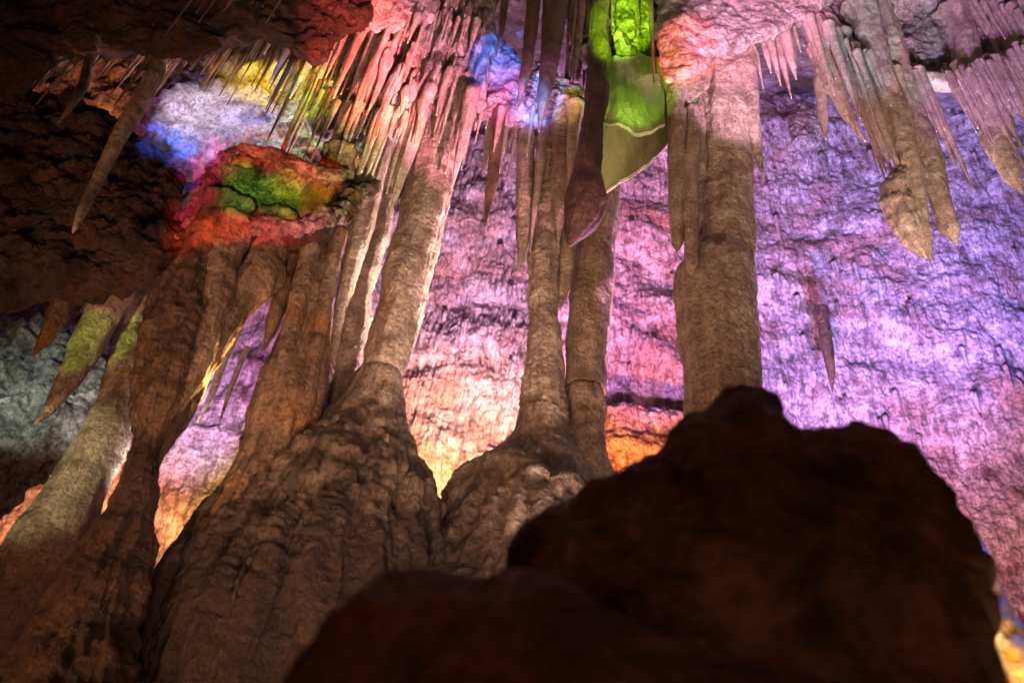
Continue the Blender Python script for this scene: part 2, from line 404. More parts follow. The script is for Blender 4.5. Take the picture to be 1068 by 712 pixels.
# broad pale column right of the middle
b = at(755, 430, 4.9)
c1 = column('broad grey-brown column standing behind the boulder, widest of all the shafts', base=(b[0], b[1], 0))
tube('shaft', [(722, 776, 76), (718, 779, 115), (720, 782, 160), (722, 783, 200), (724, 784, 240), (722, 785, 268), (707, 785, 289), (705, 786, 310), (708, 788, 340), (713, 791, 380), (716, 794, 430), (716, 798, 470)],
     4.9, M_COL, c1, top=.2, floor=True, seg=130, flute=.07, nfl=9, lump=.035, fine=.018, ripple=.005, pop=.010)
tube('flute', [(750, 778, 70), (750, 778, 90), (752, 779, 150), (756, 780, 200), (762, 779, 250)], 4.74, M_COL, c1, tip=(772, 290), top=.15, seg=60, flute=.05, fine=.01)
tube('flute', [(722, 740, 100), (722, 738, 140), (724, 736, 200)], 4.75, M_COL, c1, tip=(731, 250), top=.1, seg=50, flute=.05, fine=.01)
def stal(label, rows, Y, tip, mat=None, group=None, top=.7, seg=36, flute=.09, **k):
    o = tube('stalactite', rows, Y, mat or M_STRAW, tip=tip, top=top, seg=seg, flute=flute, lump=k.pop('lump', .02), fine=k.pop('fine', .01), back=k.pop('back', .0), **k)
    return tag(o, label, 'stalactite', group)
stal('pale cream blunt stalactite pressed against the left side of the broad column', [(713, 731, 120), (713, 728, 170), (713, 728, 230), (714, 728, 278)], 4.6, (721, 287), M_COL, top=.05)
stal('long grey stalactite hanging left of the broad column with a small green lit tip', [(694, 716, 85), (696, 718, 120), (697, 716, 180), (699, 714, 230), (701, 712, 254)], 4.65, (706, 262), M_COL, top=.1)
stal('tapering stalactite hanging close along the right side of the broad column', [(768, 788, 60), (774, 791, 110), (782, 794, 150)], 4.7, (796, 186), M_COL, top=.1)

# pair of columns in the middle
b = at(612, 500, 5.3)
c2 = column('pinkish cracked column behind the hanging green curtain, right of the middle pair', base=(b[0], b[1], 0))
tube('shaft', [(618, 652, 60), (620, 650, 150), (612, 647, 200), (602, 643, 250), (596, 639, 300), (592, 635, 350), (589, 632, 400), (588, 631, 408)],
     5.3, M_COL, c2, top=.5, seg=100, flute=.05, nfl=6, lump=.03, fine=.012, ripple=.004, pop=.005)
tube('base', [(589, 631, 408), (588, 631, 416), (590, 630, 440), (592, 632, 470), (594, 640, 500), (590, 660, 540)], 5.3, M_COL, c2, floor=True, seg=100, flute=.07, lump=.05, fine=.02, ripple=.005, pop=.012)
b = at(570, 480, 5.1)
c3 = column('knobbly brown column of the middle pair, its foot spreading into a rough mound', base=(b[0], b[1], 0))
tube('shaft', [(562, 588, 120), (558, 586, 180), (554, 583, 232), (552, 583, 280), (551, 582, 320), (551, 584, 350), (549, 588, 385), (543, 589, 405), (540, 591, 425), (539, 592, 440)],
     5.1, M_COL, c3, top=.1, seg=100, flute=.07, nfl=6, lump=.05, fine=.02, ripple=.01, pop=.012)
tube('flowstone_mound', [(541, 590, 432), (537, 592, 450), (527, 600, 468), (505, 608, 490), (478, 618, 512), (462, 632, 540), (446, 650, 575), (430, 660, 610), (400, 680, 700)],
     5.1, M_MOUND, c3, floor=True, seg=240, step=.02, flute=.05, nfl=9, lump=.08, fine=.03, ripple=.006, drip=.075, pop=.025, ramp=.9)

# big lit column on the left with its huge flowstone foot
b = at(395, 430, 4.8)
c0 = column('bright cream column left of centre, cracked low down, rising from the biggest flowstone mound', base=(b[0], b[1], 0))
tube('shaft', [(438, 480, 100), (436, 479, 125), (433, 478, 150), (424, 471, 195), (414, 464, 235), (402, 452, 280), (393, 441, 325), (383, 430, 360), (379, 424, 380), (377, 421, 387)],
     4.8, M_COL, c0, top=.1, seg=130, flute=.07, nfl=8, lump=.04, fine=.016, ripple=.008, pop=.012)
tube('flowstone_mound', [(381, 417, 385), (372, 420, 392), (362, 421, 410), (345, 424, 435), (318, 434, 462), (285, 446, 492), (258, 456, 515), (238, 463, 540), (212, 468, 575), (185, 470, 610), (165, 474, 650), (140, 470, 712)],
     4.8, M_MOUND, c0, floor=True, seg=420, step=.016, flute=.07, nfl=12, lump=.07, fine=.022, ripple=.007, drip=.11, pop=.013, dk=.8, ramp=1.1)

# the row of shafts left of it
b = at(360, 420, 5.1)
c4 = column('pale speckled column directly left of the bright cream one', base=(b[0], b[1], 0))
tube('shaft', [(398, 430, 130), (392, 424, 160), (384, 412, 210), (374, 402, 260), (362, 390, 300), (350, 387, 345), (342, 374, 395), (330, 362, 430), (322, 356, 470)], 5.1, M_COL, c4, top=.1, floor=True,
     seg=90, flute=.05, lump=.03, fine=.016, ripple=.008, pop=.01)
b = at(350, 380, 4.9)
c5 = column('slim column with a silvery right side between the speckled and the broad brown ones', base=(b[0], b[1], 0))
tube('shaft', [(384, 413, 138), (382, 412, 150), (374, 403, 182), (364, 390, 235), (354, 373, 290), (346, 360, 335), (334, 348, 388), (322, 338, 430)], 4.9, M_COL, c5, top=.05, floor=True,
     seg=80, flute=.06, lump=.02, fine=.012, ripple=.005, pop=.006)
b = at(290, 440, 4.6)
c6 = column('broad fluted brown column at the back of the big mound, widest of the left row', base=(b[0], b[1], 0))
tube('shaft', [(336, 372, 170), (320, 362, 220), (306, 352, 285), (298, 347, 342), (278, 342, 385), (262, 336, 425), (252, 330, 462), (248, 330, 480)], 4.6, M_BRN, c6, top=.1, floor=True,
     seg=120, flute=.10, nfl=9, lump=.05, fine=.014, ripple=.004, pop=.008)
tube('flute', [(322, 340, 230), (305, 325, 300), (290, 312, 360), (278, 298, 420)], 4.42, M_BRN, c6, tip=(275, 462), seg=50, flute=.08, fine=.012)
tube('flute', [(345, 362, 240), (334, 350, 300), (320, 338, 370), (306, 326, 430)], 4.45, M_BRN, c6, tip=(308, 460), seg=50, flute=.08, fine=.012)

b = at(150, 500, 4.2)
c7 = column('dark brown leaning shaft left of the big mound, its upper right side glowing orange', base=(b[0], b[1], 0))
tube('shaft', [(190, 232, 268), (168, 220, 300), (152, 212, 350), (142, 200, 400), (135, 186, 440), (133, 170, 475), (121, 163, 520), (88, 160, 570), (60, 150, 615), (35, 143, 660), (-5, 150, 715)],
     4.2, M_DSHAFT, c7, top=.6, floor=True, seg=240, step=.02, flute=.09, nfl=8, lump=.06, fine=.02, ripple=.004, drip=.05, pop=.02)
tube('branch', [(262, 304, 248), (246, 290, 290), (228, 264, 320), (208, 240, 358), (188, 220, 395), (172, 204, 430), (160, 182, 460)], 4.35, M_BRN, c7, tip=(160, 500), top=.2, seg=80, flute=.10, lump=.06, fine=.02, pop=.015)
tube('branch', [(215, 252, 262), (210, 246, 300), (200, 232, 345), (188, 215, 390)], 4.2, M_BRN, c7, tip=(178, 440), top=.3, seg=70, flute=.12, lump=.06, fine=.02, pop=.015)

b = at(60, 500, 5.6)
c8 = column('pale greenish leaning column at the left edge, half of it in brown shadow', base=(b[0], b[1], 0))
tube('shaft', [(128, 166, 330), (112, 154, 390), (98, 143, 425), (75, 132, 465), (50, 110, 510), (15, 88, 560), (-20, 52, 620), (-60, 12, 690)], 5.6, M_COL, c8, top=1.0, floor=True,
     seg=110, flute=.07, nfl=6, lump=.05, fine=.015, pop=.01)

# ------------------------------------------------------------------ stalactites, one by one
stal('dark brown dagger stalactite in the gap left of the broad brown column', [(303, 327, 232), (293, 313, 285), (278, 293, 335)], 4.5, (275, 366), M_DSTRAW, top=.6)
stal('green lit stalactite with a slanting taper, in front of the grey left wall', [(112, 148, 283), (96, 134, 312), (78, 112, 350), (60, 88, 392), (47, 60, 425)], 5.2, (36, 443), M_COL, top=.6, lump=.05)
stal('short brown cone left of the green lit stalactite', [(58, 84, 300), (48, 73, 330), (40, 55, 352)], 5.4, (34, 372), M_BRN, top=.5)
stal('ribbed white stalactite stub just right of the green lit one', [(140, 176, 285), (132, 166, 310), (128, 152, 335)], 5.5, (124, 352), M_STRAW, top=.5, flute=.25)
stal('long slender brown stalactite hanging alone across the dark overhang', [(166, 186, 54), (146, 166, 90), (128, 146, 122), (108, 124, 160), (90, 103, 200), (78, 88, 228)], 4.25, (76, 243), M_COL, top=.2, dY=-.5)
stal('thin stalactite in front of the orange patch of the recess', [(96, 109, 50), (82, 93, 88), (70, 77, 112)], 4.25, (61, 129), M_DSTRAW, top=.2, dY=-.3)
stal('dark pointed stalactite hanging between the bright column and the middle pair', [(514, 529, 112), (511, 524, 150), (507, 519, 190), (505, 512, 218)], 4.9, (505, 237), M_DSTRAW, top=.1)
stal('long straight stalactite just left of the knobbly middle column', [(540, 560, 128), (539, 558, 150), (538, 556, 200), (538, 553, 240), (540, 548, 268)], 5.0, (542, 286), M_COL, top=.1)
stal('reddish slim stalactite fused between the two middle columns', [(590, 616, 122), (588, 612, 170), (586, 604, 230), (583, 600, 270), (582, 594, 300)], 5.1, (584, 322), M_COL, top=.05)
stal('thick fluted stalactite at the top of the knobbly middle column', [(574, 602, 116), (574, 600, 150), (575, 594, 200)], 4.95, (582, 258), M_COL, top=.05, flute=.15)
stal('dark rod-like stalactite highest above the middle, left of three', [(550, 566, -20), (547, 561, 30), (543, 555, 70)], 4.0, (539, 116), M_DSTRAW, top=.8)
stal('dark rod-like stalactite above the middle, longest of three', [(566, 592, -20), (565, 587, 30), (563, 581, 70), (560, 573, 105)], 4.0, (562, 138), M_DSTRAW, top=.8)
stal('thin dark stalactite above the middle, right of three', [(582, 594, -20), (579, 589, 30), (577, 584, 60)], 4.1, (576, 92), M_DSTRAW, top=.8)
stal('thin dark spike against the blue and violet ledge', [(524, 534, -20), (521, 529, 15), (519, 525, 38)], 4.2, (517, 60), M_DSTRAW, top=.8)
stal('dark brown club-shaped formation hanging in front of the green curtain', [(616, 634, 30), (614, 636, 60), (611, 634, 100), (604, 628, 140), (597, 628, 180), (590, 632, 208), (588, 625, 228), (589, 612, 242)], 4.3, (594, 258), M_CLUB, top=.9, seg=64, lump=.04, flute=.12)
# right-hand long ones
big = [
 ('longest leaning stalactite at the right, sharp and bare', [(906, 930, 20), (920, 943, 60), (934, 955, 100), (950, 973, 146), (964, 986, 190), (981, 998, 235)], 4.6, (998, 256)),
 ('long stalactite beside the longest one, its lower half behind a broken stub', [(886, 914, 15), (900, 926, 60), (918, 942, 110), (932, 955, 155), (944, 964, 200), (956, 970, 242)], 4.5, (972, 274)),
 ('right-hand stalactite slanting to the frame edge, with bumpy sides', [(982, 1010, 25), (998, 1024, 70), (1014, 1036, 110), (1030, 1050, 150), (1046, 1062, 182)], 4.7, (1066, 202)),
 ('long flat stalactite left of the long pair at the right', [(838, 858, 5), (847, 864, 45), (858, 873, 82), (873, 885, 112)], 4.8, (902, 148)),
 ('narrow stalactite ending over the mauve knob on the wall', [(846, 860, 60), (850, 861, 95), (854, 862, 125)], 4.9, (861, 146)),
 ('broad stalactite behind the long flat one', [(866, 884, 10), (876, 892, 50), (888, 901, 90)], 5.0, (910, 126)),
 ('stalactite at the far right upper corner, nearest the frame edge', [(1038, 1062, 30), (1052, 1074, 70), (1066, 1086, 110)], 4.7, (1092, 165)),
 ('narrow stalactite between the bumpy one and the corner one', [(1020, 1038, 40), (1032, 1046, 75), (1042, 1053, 105)], 4.8, (1058, 138)),
 ('stalactite right of the longest one, hanging from the lip', [(1000, 1014, 62), (1008, 1018, 90)], 4.9, (1024, 116)),
]
for lb, rows, Y, tip in big:
    stal(lb, rows, Y, tip, M_STRAW, 'stalactites hanging at the upper right', top=.25, flute=.22, nfl=6, lump=.03, fine=.018, pop=.006)
o = tube('stalactite', [(934, 946, 178), (922, 944, 200), (924, 950, 216), (936, 958, 240), (950, 964, 258)], 4.52, M_STRAW, tip=(966, 270), seg=64, flute=.30, lump=.06, fine=.035, pop=.03)
tag(o, 'broken jagged stub grown onto the side of a long stalactite at the right', 'stalactite')
# ones hanging on the lilac back wall
stal('dark bristly stalactite alone on the lilac back wall', [(853, 865, 338), (856, 868, 360), (862, 870, 385)], 8.5, (868, 410), M_CLUB, top=.3)
stal('thin white stalactite against the lilac wall left of the broad brown column', [(228, 236, 380), (218, 225, 410)], 6.0, (206, 440), M_STRAW, top=.8)
stal('tiny white spike beside the thin white one on the lilac wall', [(238, 243, 405), (233, 237, 422)], 6.0, (230, 438), M_STRAW, top=.5)

# ------------------------------------------------------------------ ledges and overhangs
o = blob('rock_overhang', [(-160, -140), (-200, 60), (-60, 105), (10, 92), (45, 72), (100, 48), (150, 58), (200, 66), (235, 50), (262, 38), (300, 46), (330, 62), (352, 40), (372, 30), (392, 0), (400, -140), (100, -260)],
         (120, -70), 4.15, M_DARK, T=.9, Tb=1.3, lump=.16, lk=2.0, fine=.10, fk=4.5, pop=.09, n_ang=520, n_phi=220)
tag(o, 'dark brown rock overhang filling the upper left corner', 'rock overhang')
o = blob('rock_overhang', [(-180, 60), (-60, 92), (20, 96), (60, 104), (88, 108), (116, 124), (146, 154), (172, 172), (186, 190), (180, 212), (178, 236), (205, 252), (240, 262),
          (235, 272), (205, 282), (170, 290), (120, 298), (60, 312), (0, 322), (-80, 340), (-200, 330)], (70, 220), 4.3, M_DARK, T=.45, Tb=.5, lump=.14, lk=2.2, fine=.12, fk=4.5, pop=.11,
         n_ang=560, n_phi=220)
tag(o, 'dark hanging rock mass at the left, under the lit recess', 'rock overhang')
ld_ = tag(empty('rock_ledge', at(265, 240, 4.4)), 'layered rock ledge lit red and green under the left recess, with a dark hole', 'rock ledge')
blob('hollow', [(176, 250), (190, 222), (206, 196), (226, 170), (254, 156), (300, 164), (345, 178), (366, 205), (352, 235), (300, 250), (230, 256)],
     (270, 205), 4.5, M_LEDGE, T=.10, Tb=.5, lump=.06, lk=2.6, fine=.09, fk=6, pop=.05, strata=.05, n_ang=420, n_phi=200, parent=ld_, dents=[(222, 206, 21, .6)])
rope('upper_lip', [(176, 238, 4, .2), (190, 226, 6), (206, 210, 6), (220, 188, 6), (234, 166, 5), (252, 155, 5), (280, 160, 6), (310, 172, 8), (338, 182, 7), (364, 184, 5, .2)], 4.32, M_LEDGE, ld_, lump=.04, fine=.04, pop=.02, dk=1.6, n=340)
rope('lower_lip', [(168, 262, 8, .2), (188, 250, 12), (212, 240, 14), (240, 236, 13), (270, 238, 13), (300, 240, 12), (330, 232, 10), (352, 220, 7, .1), (372, 204, 5, .3)], 4.25, M_LEDGE, ld_, lump=.07, fine=.06, pop=.04, dk=1.5, n=340, seg=48)
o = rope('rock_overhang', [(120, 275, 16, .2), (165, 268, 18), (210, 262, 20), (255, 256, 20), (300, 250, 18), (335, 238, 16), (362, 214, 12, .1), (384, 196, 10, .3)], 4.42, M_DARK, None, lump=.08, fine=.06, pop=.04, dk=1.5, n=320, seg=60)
tag(o, 'dark rounded underside of rock below the layered ledge, over the orange edged shaft', 'rock overhang')
o = blob('rock_outcrop', [(40, 20), (30, 120), (90, 200), (200, 250), (300, 270), (360, 240), (420, 180), (440, 110), (400, 30), (250, -60), (120, -50)],
         (235, 110), 6.1, M_CEIL, T=.5, Tb=1.0, lump=.22, lk=1.6, fine=.14, fk=4, pop=.10, n_ang=600, n_phi=280)
tag(o, 'pale rough rock face at the back of the rainbow lit recess', 'rock')
o = blob('rock_ledge', [(300, -160), (285, -20), (302, 14), (330, 12), (345, 24), (372, 20), (392, 34), (420, 30), (452, 20), (458, -20), (440, -160)],
         (370, -60), 4.35, M_CEIL, T=.6, Tb=.9, lump=.10, fine=.05, pop=.04, flute=.08, n_ang=360, n_phi=160)
tag(o, 'reddish ceiling ledge at the top from which the red stalactites hang', 'rock ledge')
o = blob('flowstone_curtain', [(440, -160), (405, -20), (398, 30), (402, 70), (396, 100), (420, 112), (455, 96), (476, 100), (498, 112), (508, 60), (512, 0), (505, -160)],
         (455, 10), 4.6, M_CEIL, T=.3, Tb=.9, lump=.08, fine=.04, pop=.02, flute=.16, n_ang=420, n_phi=200)
tag(o, 'mauve fluted flowstone curtain above the bright cream column', 'curtain')
o = blob('flowstone_curtain', [(330, 90), (318, 118), (330, 142), (360, 150), (400, 146), (440, 134), (450, 112), (430, 92), (380, 84)],
         (385, 118), 4.85, M_CEIL, T=.22, Tb=.6, lump=.08, fine=.04, pop=.03, flute=.08, n_ang=360, n_phi=150)
tag(o, 'yellow lit flowstone lip at the tops of the left row of columns', 'curtain')
o = blob('rock_ledge', [(478, 60), (486, 38), (500, 30), (520, 44), (545, 62), (572, 74), (598, 88), (622, 106), (622, 124), (606, 126), (590, 122), (566, 136), (548, 138), (520, 128), (498, 124), (480, 112)],
         (545, 94), 5.0, M_CEIL, T=.35, Tb=.8, lump=.10, lk=3, fine=.06, fk=6, pop=.08, n_ang=400, n_phi=170)
tag(o, 'knobbly ledge lit blue and magenta, sloping down to the right in the top middle', 'rock ledge')
o = blob('rock_ledge', [(576, -140), (584, 10), (600, 34), (606, 58), (618, 72), (640, 78), (664, 80), (684, 78), (700, 60), (704, 10), (700, -140)],
         (640, -20), 4.95, M_LEDGE, T=.5, Tb=.9, lump=.16, lk=3, fine=.13, fk=6, pop=.14, n_ang=420, n_phi=260, dents=[(612, 20, 13, .3), (668, 48, 12, .25), (640, 62, 12, .2), (650, 8, 12, .2), (690, 30, 10, .2)])
tag(o, 'rough rock at the top lit vivid green', 'rock ledge')
o = blob('rock_ledge', [(690, -160), (684, 30), (686, 70), (694, 88), (714, 86), (728, 74), (745, 62), (775, 50), (800, 38), (826, 26), (850, 14), (872, 2), (920, -20), (1000, -160)],
         (775, -30), 4.45, M_CEIL, T=.45, Tb=.9, lump=.12, lk=2, fine=.05, fk=5, pop=.05, n_ang=480, n_phi=200)
tag(o, 'pink ceiling ledge with a curled rim above the broad column', 'rock ledge')
o = blob('drapery', [(690, 74), (694, 96), (700, 120), (706, 122), (712, 116), (722, 104), (738, 92), (745, 70), (735, 50), (700, 50)], (715, 82), 4.62, M_COL, T=.06, Tb=.2, lump=.03, fine=.01, n_ang=260, n_phi=90)
tag(o, 'folded grey calcite lip at the top left of the broad column', 'drapery')
lp_ = tag(empty('flowstone_lip', at(960, 60, 4.85)), 'knobbly flowstone lip in the upper right corner with a pale curled edge', 'rock ledge')
blob('ceiling_mass', [(860, -30), (868, 20), (880, 46), (900, 62), (925, 70), (950, 78), (975, 84), (1005, 82), (1035, 66), (1080, 60), (1180, 60), (1180, -100), (900, -100)],
         (1000, 20), 4.85, M_CEIL, T=.35, Tb=.9, lump=.12, lk=2, fine=.06, fk=5, pop=.07, flute=.05, n_ang=460, n_phi=200, parent=lp_)
rope('rim', [(852, 8, 6, .1), (868, 30, 7), (884, 54, 7), (904, 66, 8), (930, 75, 7), (955, 82, 8), (985, 88, 8), (1006, 84, 8), (1036, 72, 8), (1068, 64, 8), (1110, 62, 8)], 4.62, M_STRAW, lp_, lump=.05, fine=.02, pop=.015, dk=1.4)
o = blob('rock_outcrop', [(838, 105), (822, 120), (826, 150), (840, 158), (855, 150), (862, 132), (856, 112)], (842, 132), 7.6, M_WALL, T=.3, Tb=1.8, lump=.06, lk=2.5, fine=.05, fk=6, pop=.03, n_ang=260, n_phi=120)
tag(o, 'rounded mauve knob bulging from the wall right of the broad column', 'rock')
o = blob('rock_ledge', [(628, 500), (626, 450), (634, 428), (660, 418), (690, 424), (720, 430), (740, 470), (730, 520), (680, 540)], (680, 480), 9.15, M_WALL, T=.12, Tb=.8, lump=.08, lk=1.8, fine=.07, fk=5, pop=.05, strata=.05, n_ang=340, n_phi=150)
tag(o, 'orange lit shelf of rock low between the cracked column and the boulder', 'rock ledge')
o = blob('flowstone', [(1000, 540), (1014, 552), (1026, 580), (1040, 612), (1058, 640), (1090, 680), (1110, 800), (1100, 1100), (1000, 1100)], (1040, 800), 2.4, M_COL, T=.12, Tb=.5, lump=.05, lk=4, fine=.03, fk=9, pop=.03, n_ang=300, n_phi=120)
tag(o, 'strip of flowstone lit blue and amber behind the right edge of the big boulder', 'rock')
o = blob('rock_hump', [(-140, 330), (0, 330), (60, 340), (110, 350), (122, 400), (100, 440), (70, 480), (44, 500), (10, 520), (-40, 540), (-160, 560)], (-20, 430), 6.6, M_HUMP, T=.5, Tb=1.5, lump=.25, lk=1.6, fine=.15, fk=4, pop=.13, n_ang=420, n_phi=190)
tag(o, 'grey pitted rock hump at the left edge, coldly lit', 'rock')
o = blob('rock_hump', [(90, 300), (150, 290), (190, 300), (190, 380), (160, 430), (120, 440), (95, 400)], (140, 360), 6.9, M_HUMP, T=.4, Tb=1.5, lump=.14, lk=2.2, fine=.08, fk=5, pop=.05, flute=.08, n_ang=340, n_phi=150)
tag(o, 'white folded rock behind the ribbed stub, left of the dark leaning shaft', 'rock')

# ------------------------------------------------------------------ green curtain of thin calcite
def drapery(name, top, bottom, Y, mat, parent=None, wave=.05, thick=.012, rim=.012, nu=160, nv=120):
    """hanging sheet: top and bottom edges are rows of photo pixels; it waves in depth and has a thicker rim."""
    T_ = np.array([at(a, b, Y) for a, b in top]); B_ = np.array([at(a, b, Y) for a, b in bottom])
    s = np.linspace(0, 1, nu)
    def ed(P):
        k = np.linspace(0, 1, len(P)); return np.stack([smooth_interp(s, k, P[:, i]) for i in range(3)], 1)
    a = ed(T_); b = ed(B_); v = np.linspace(0, 1, nv)[:, None, None]
    G = a[None]*(1-v)+b[None]*v
    X = G.reshape(-1, 3)
    off = wave*np.sin(np.tile(s, nv)*9+1.3*np.repeat(np.linspace(0, 1, nv), nu))*(.3+np.repeat(np.linspace(0, 1, nv), nu)) + .05*fbm(X*np.array([3.2, 3, 1.6])+5, 4, .6)*(.3+.7*np.repeat(np.linspace(0, 1, nv), nu)) + .04*pnoise(X*np.array([8, 3, .8]))
    th = thick*(1+.25*np.abs(pnoise(X*np.array([22, 3, 22])))) + rim*np.repeat(np.linspace(0, 1, nv)**18, nu)
    A = X.copy(); A[:, 1] += off-th; Bk = X.copy(); Bk[:, 1] += off+th
    q = grid_quads(nv, nu); n0 = nv*nu
    Q = [q, q[:, ::-1]+n0]
    def strip(ix):
        ix = np.asarray(ix); return np.stack([ix[:-1], ix[1:], ix[1:]+n0, ix[:-1]+n0], 1)
    Q += [strip(np.arange((nv-1)*nu, nv*nu))[:, ::-1], strip(np.arange(0, nu)), strip(np.arange(0, n0, nu)), strip(np.arange(nu-1, n0, nu))[:, ::-1]]
    return mesh_obj(name, np.vstack([A, Bk]), np.vstack(Q), mat, parent, origin=T_[0])
d = tag(empty('drapery', at(660, 75, 4.75)), 'thin translucent green curtain of calcite with a bright scalloped rim', 'drapery')
drapery('upper_fold', [(624, 60), (650, 60), (672, 60), (694, 60)], [(626, 118), (640, 133), (664, 139), (692, 134)], 4.62, M_DRAPE, d, wave=.03)
drapery('lower_fold', [(620, 70), (645, 72), (670, 72), (698, 72)], [(620, 198), (646, 194), (668, 176), (698, 148)], 4.78, M_DRAPE, d, wave=.03)

def rim(path, Y, r_, wave, parent):
    """rounded wet rim that follows the curtain's lower edge"""
    n = 90; s = np.linspace(0, 1, n); k = np.linspace(0, 1, len(path)); Pp = np.array([at(a, b, Y) for a, b in path])
    c = np.stack([smooth_interp(s, k, Pp[:, i]) for i in range(3)], 1)
    c[:, 1] += wave*np.sin(s*9+1.3)*1.3 + .05*fbm(c*np.array([3.2, 3, 1.6])+5, 4, .6) + .04*pnoise(c*np.array([8, 3, .8]))
    tg = np.gradient(c, axis=0); tg /= np.linalg.norm(tg, axis=1)[:, None]
    a = np.cross(tg, [0, 1.0, 0]); a /= np.linalg.norm(a, axis=1)[:, None]; b = np.cross(tg, a)
    th = np.linspace(0, 2*np.pi, 12, endpoint=False); rr = r_*(1+.35*pnoise(c*14))
    G = c[:, None]+rr[:, None, None]*(a[:, None]*np.cos(th)[None, :, None]+b[:, None]*np.sin(th)[None, :, None])
    mesh_obj('rim', G.reshape(-1, 3), grid_quads(n, 12, True), M_RIM, parent, origin=Pp[0])
rim([(626, 118), (640, 133), (664, 139), (692, 134)], 4.62, .010, .03, d)
rim([(620, 198), (646, 194), (668, 176), (698, 148)], 4.78, .012, .03, d)

# ------------------------------------------------------------------ fringes of small stalactites
ORD = ['first', 'second', 'third', 'fourth', 'fifth', 'sixth', 'seventh', 'eighth', 'ninth', 'tenth', 'eleventh', 'twelfth', 'thirteenth', 'fourteenth', 'fifteenth',
       'sixteenth', 'seventeenth', 'eighteenth', 'nineteenth', 'twentieth']
def ordinal(k):
    k += 1
    if k <= 20: return ORD[k-1]
    t = {2: 'twenty', 3: 'thirty', 4: 'forty', 5: 'fifty', 6: 'sixty'}[k//10]
    return (t[:-1]+'ieth') if k % 10 == 0 else t+'-'+ORD[k % 10-1]

def fringe(n, path, Y, ln, wd, desc, group, mat=None, jit=.25, dyj=.12, top=.1, seg=18, seed=1, flute=.12, name='stalactite', curve=0.0, back=0.0):
    r = random.Random(seed)
    P = np.array(path, float); L = np.r_[0, np.cumsum(np.hypot(*np.diff(P, axis=0).T))]
    ts = sorted((k+.5+r.uniform(-.4, .4))/n*L[-1] for k in range(n))
    spots = []
    for t in ts:
        px = np.interp(t, L, P[:, 0]); py = np.interp(t, L, P[:, 1])+(r.uniform(-16, 10) if back else r.uniform(-8, 2))
        spots.append((px, py))
    spots.sort()
    for k, (px, py) in enumerate(spots):
        q = r.random()**1.9; l = ln[0]*.7+(ln[1]*1.15-ln[0]*.7)*q; w = (wd[0]*.7+(wd[1]*1.25-wd[0]*.7)*r.random()**1.5)*(.65+.5*q); yy = Y+r.uniform(-dyj, dyj)
        # plumb direction in the picture at this spot
        dx = (VPX-px)/(VPY-py); c = curve*r.uniform(-1, 1)
        rows = [(px-w/2, px+w/2, py), (px-w*.36+dx*l*.4+c, px+w*.36+dx*l*.4+c, py+l*.4), (px-w*.2+dx*l*.75+c, px+w*.2+dx*l*.75+c, py+l*.75)]
        o = tube(name, rows, yy, mat or M_STRAW, tip=(px+dx*l+c*.5, py+l), top=top+(.25 if back else .05), back=back, seg=seg, step=.02, flute=flute, lump=.012, fine=.006)
        tag(o, ordinal(k)+' from the left '+desc, 'stalactite', group)

fringe(7, [(784, 46), (806, 38), (834, 30)], 4.78, (36, 66), (8, 13), 'of the short spikes under the pink ledge', 'short spikes under the pink ledge', seed=3)
fringe(44, [(836, 20), (870, 40), (905, 64), (930, 76), (965, 84)], 4.58, (26, 150), (5, 12), 'of the mauve spikes under the upper right lip', 'spikes under the upper right lip', seed=4)
fringe(8, [(940, 74), (975, 78), (1003, 78)], 4.8, (18, 40), (5, 9), 'of the stubby spikes over the dark hollow at right', 'stubby spikes over the dark hollow', seed=5)
fringe(24, [(985, 86), (1010, 82), (1035, 70), (1075, 60)], 4.58, (40, 100), (8, 15), 'of the stalactites in the right-hand corner fringe', 'right-hand corner fringe', seed=6)
fringe(8, [(1005, 10), (1040, 15), (1080, 20)], 4.5, (40, 90), (7, 13), 'of the high stalactites in the top right corner', 'high stalactites in the top right corner', seed=16)
fringe(34, [(306, 2), (345, 8), (380, 12), (425, 18)], 4.36, (24, 100), (6, 15), 'of the reddish stalactites at the top', 'reddish stalactites at the top', seed=7, top=.1, curve=4, flute=.25)
fringe(14, [(330, 50), (360, 58), (400, 62), (418, 66)], 4.6, (36, 78), (4, 8), 'of the thin red straws below the reddish ones', 'thin red straws', seed=17, top=.6)
fringe(26, [(400, 50), (415, 88), (440, 90), (470, 88), (494, 92)], 4.5, (34, 130), (9, 22), 'of the mauve stalactites on the fluted curtain', 'mauve stalactites on the fluted curtain', seed=8, flute=.3, back=.12, curve=4)
fringe(12, [(418, 22), (450, 26), (500, 30)], 4.32, (24, 70), (5, 10), 'of the upper spikes on the mauve curtain', 'upper spikes on the mauve curtain', seed=9)
fringe(24, [(488, 108), (520, 120), (560, 128), (612, 116)], 4.95, (30, 120), (8, 17), 'of the pink stalactites under the blue lit ledge', 'pink stalactites under the blue ledge', seed=10, flute=.18)
fringe(24, [(320, 104), (350, 118), (400, 128), (440, 126)], 4.65, (26, 88), (4, 9), 'of the yellow lit straws above the left columns', 'yellow lit straws above the left columns', seed=11)
fringe(30, [(200, 62), (235, 50), (262, 42), (300, 50), (320, 90), (345, 105)], 4.55, (24, 70), (3, 7), 'of the dark thin spikes before the recess', 'dark thin spikes before the recess', M_DSTRAW, seed=12)
fringe(10, [(150, 54), (196, 62), (236, 52)], 4.25, (24, 56), (4, 7), 'of the dark spikes over the pale recess rock', 'dark spikes over the pale recess rock', M_DSTRAW, seed=13)
fringe(14, [(50, 68), (100, 46), (150, 54), (195, 62)], 4.2, (26, 66), (5, 9), 'of the brown spikes under the dark overhang', 'brown spikes under the dark overhang', M_DSTRAW, seed=14)
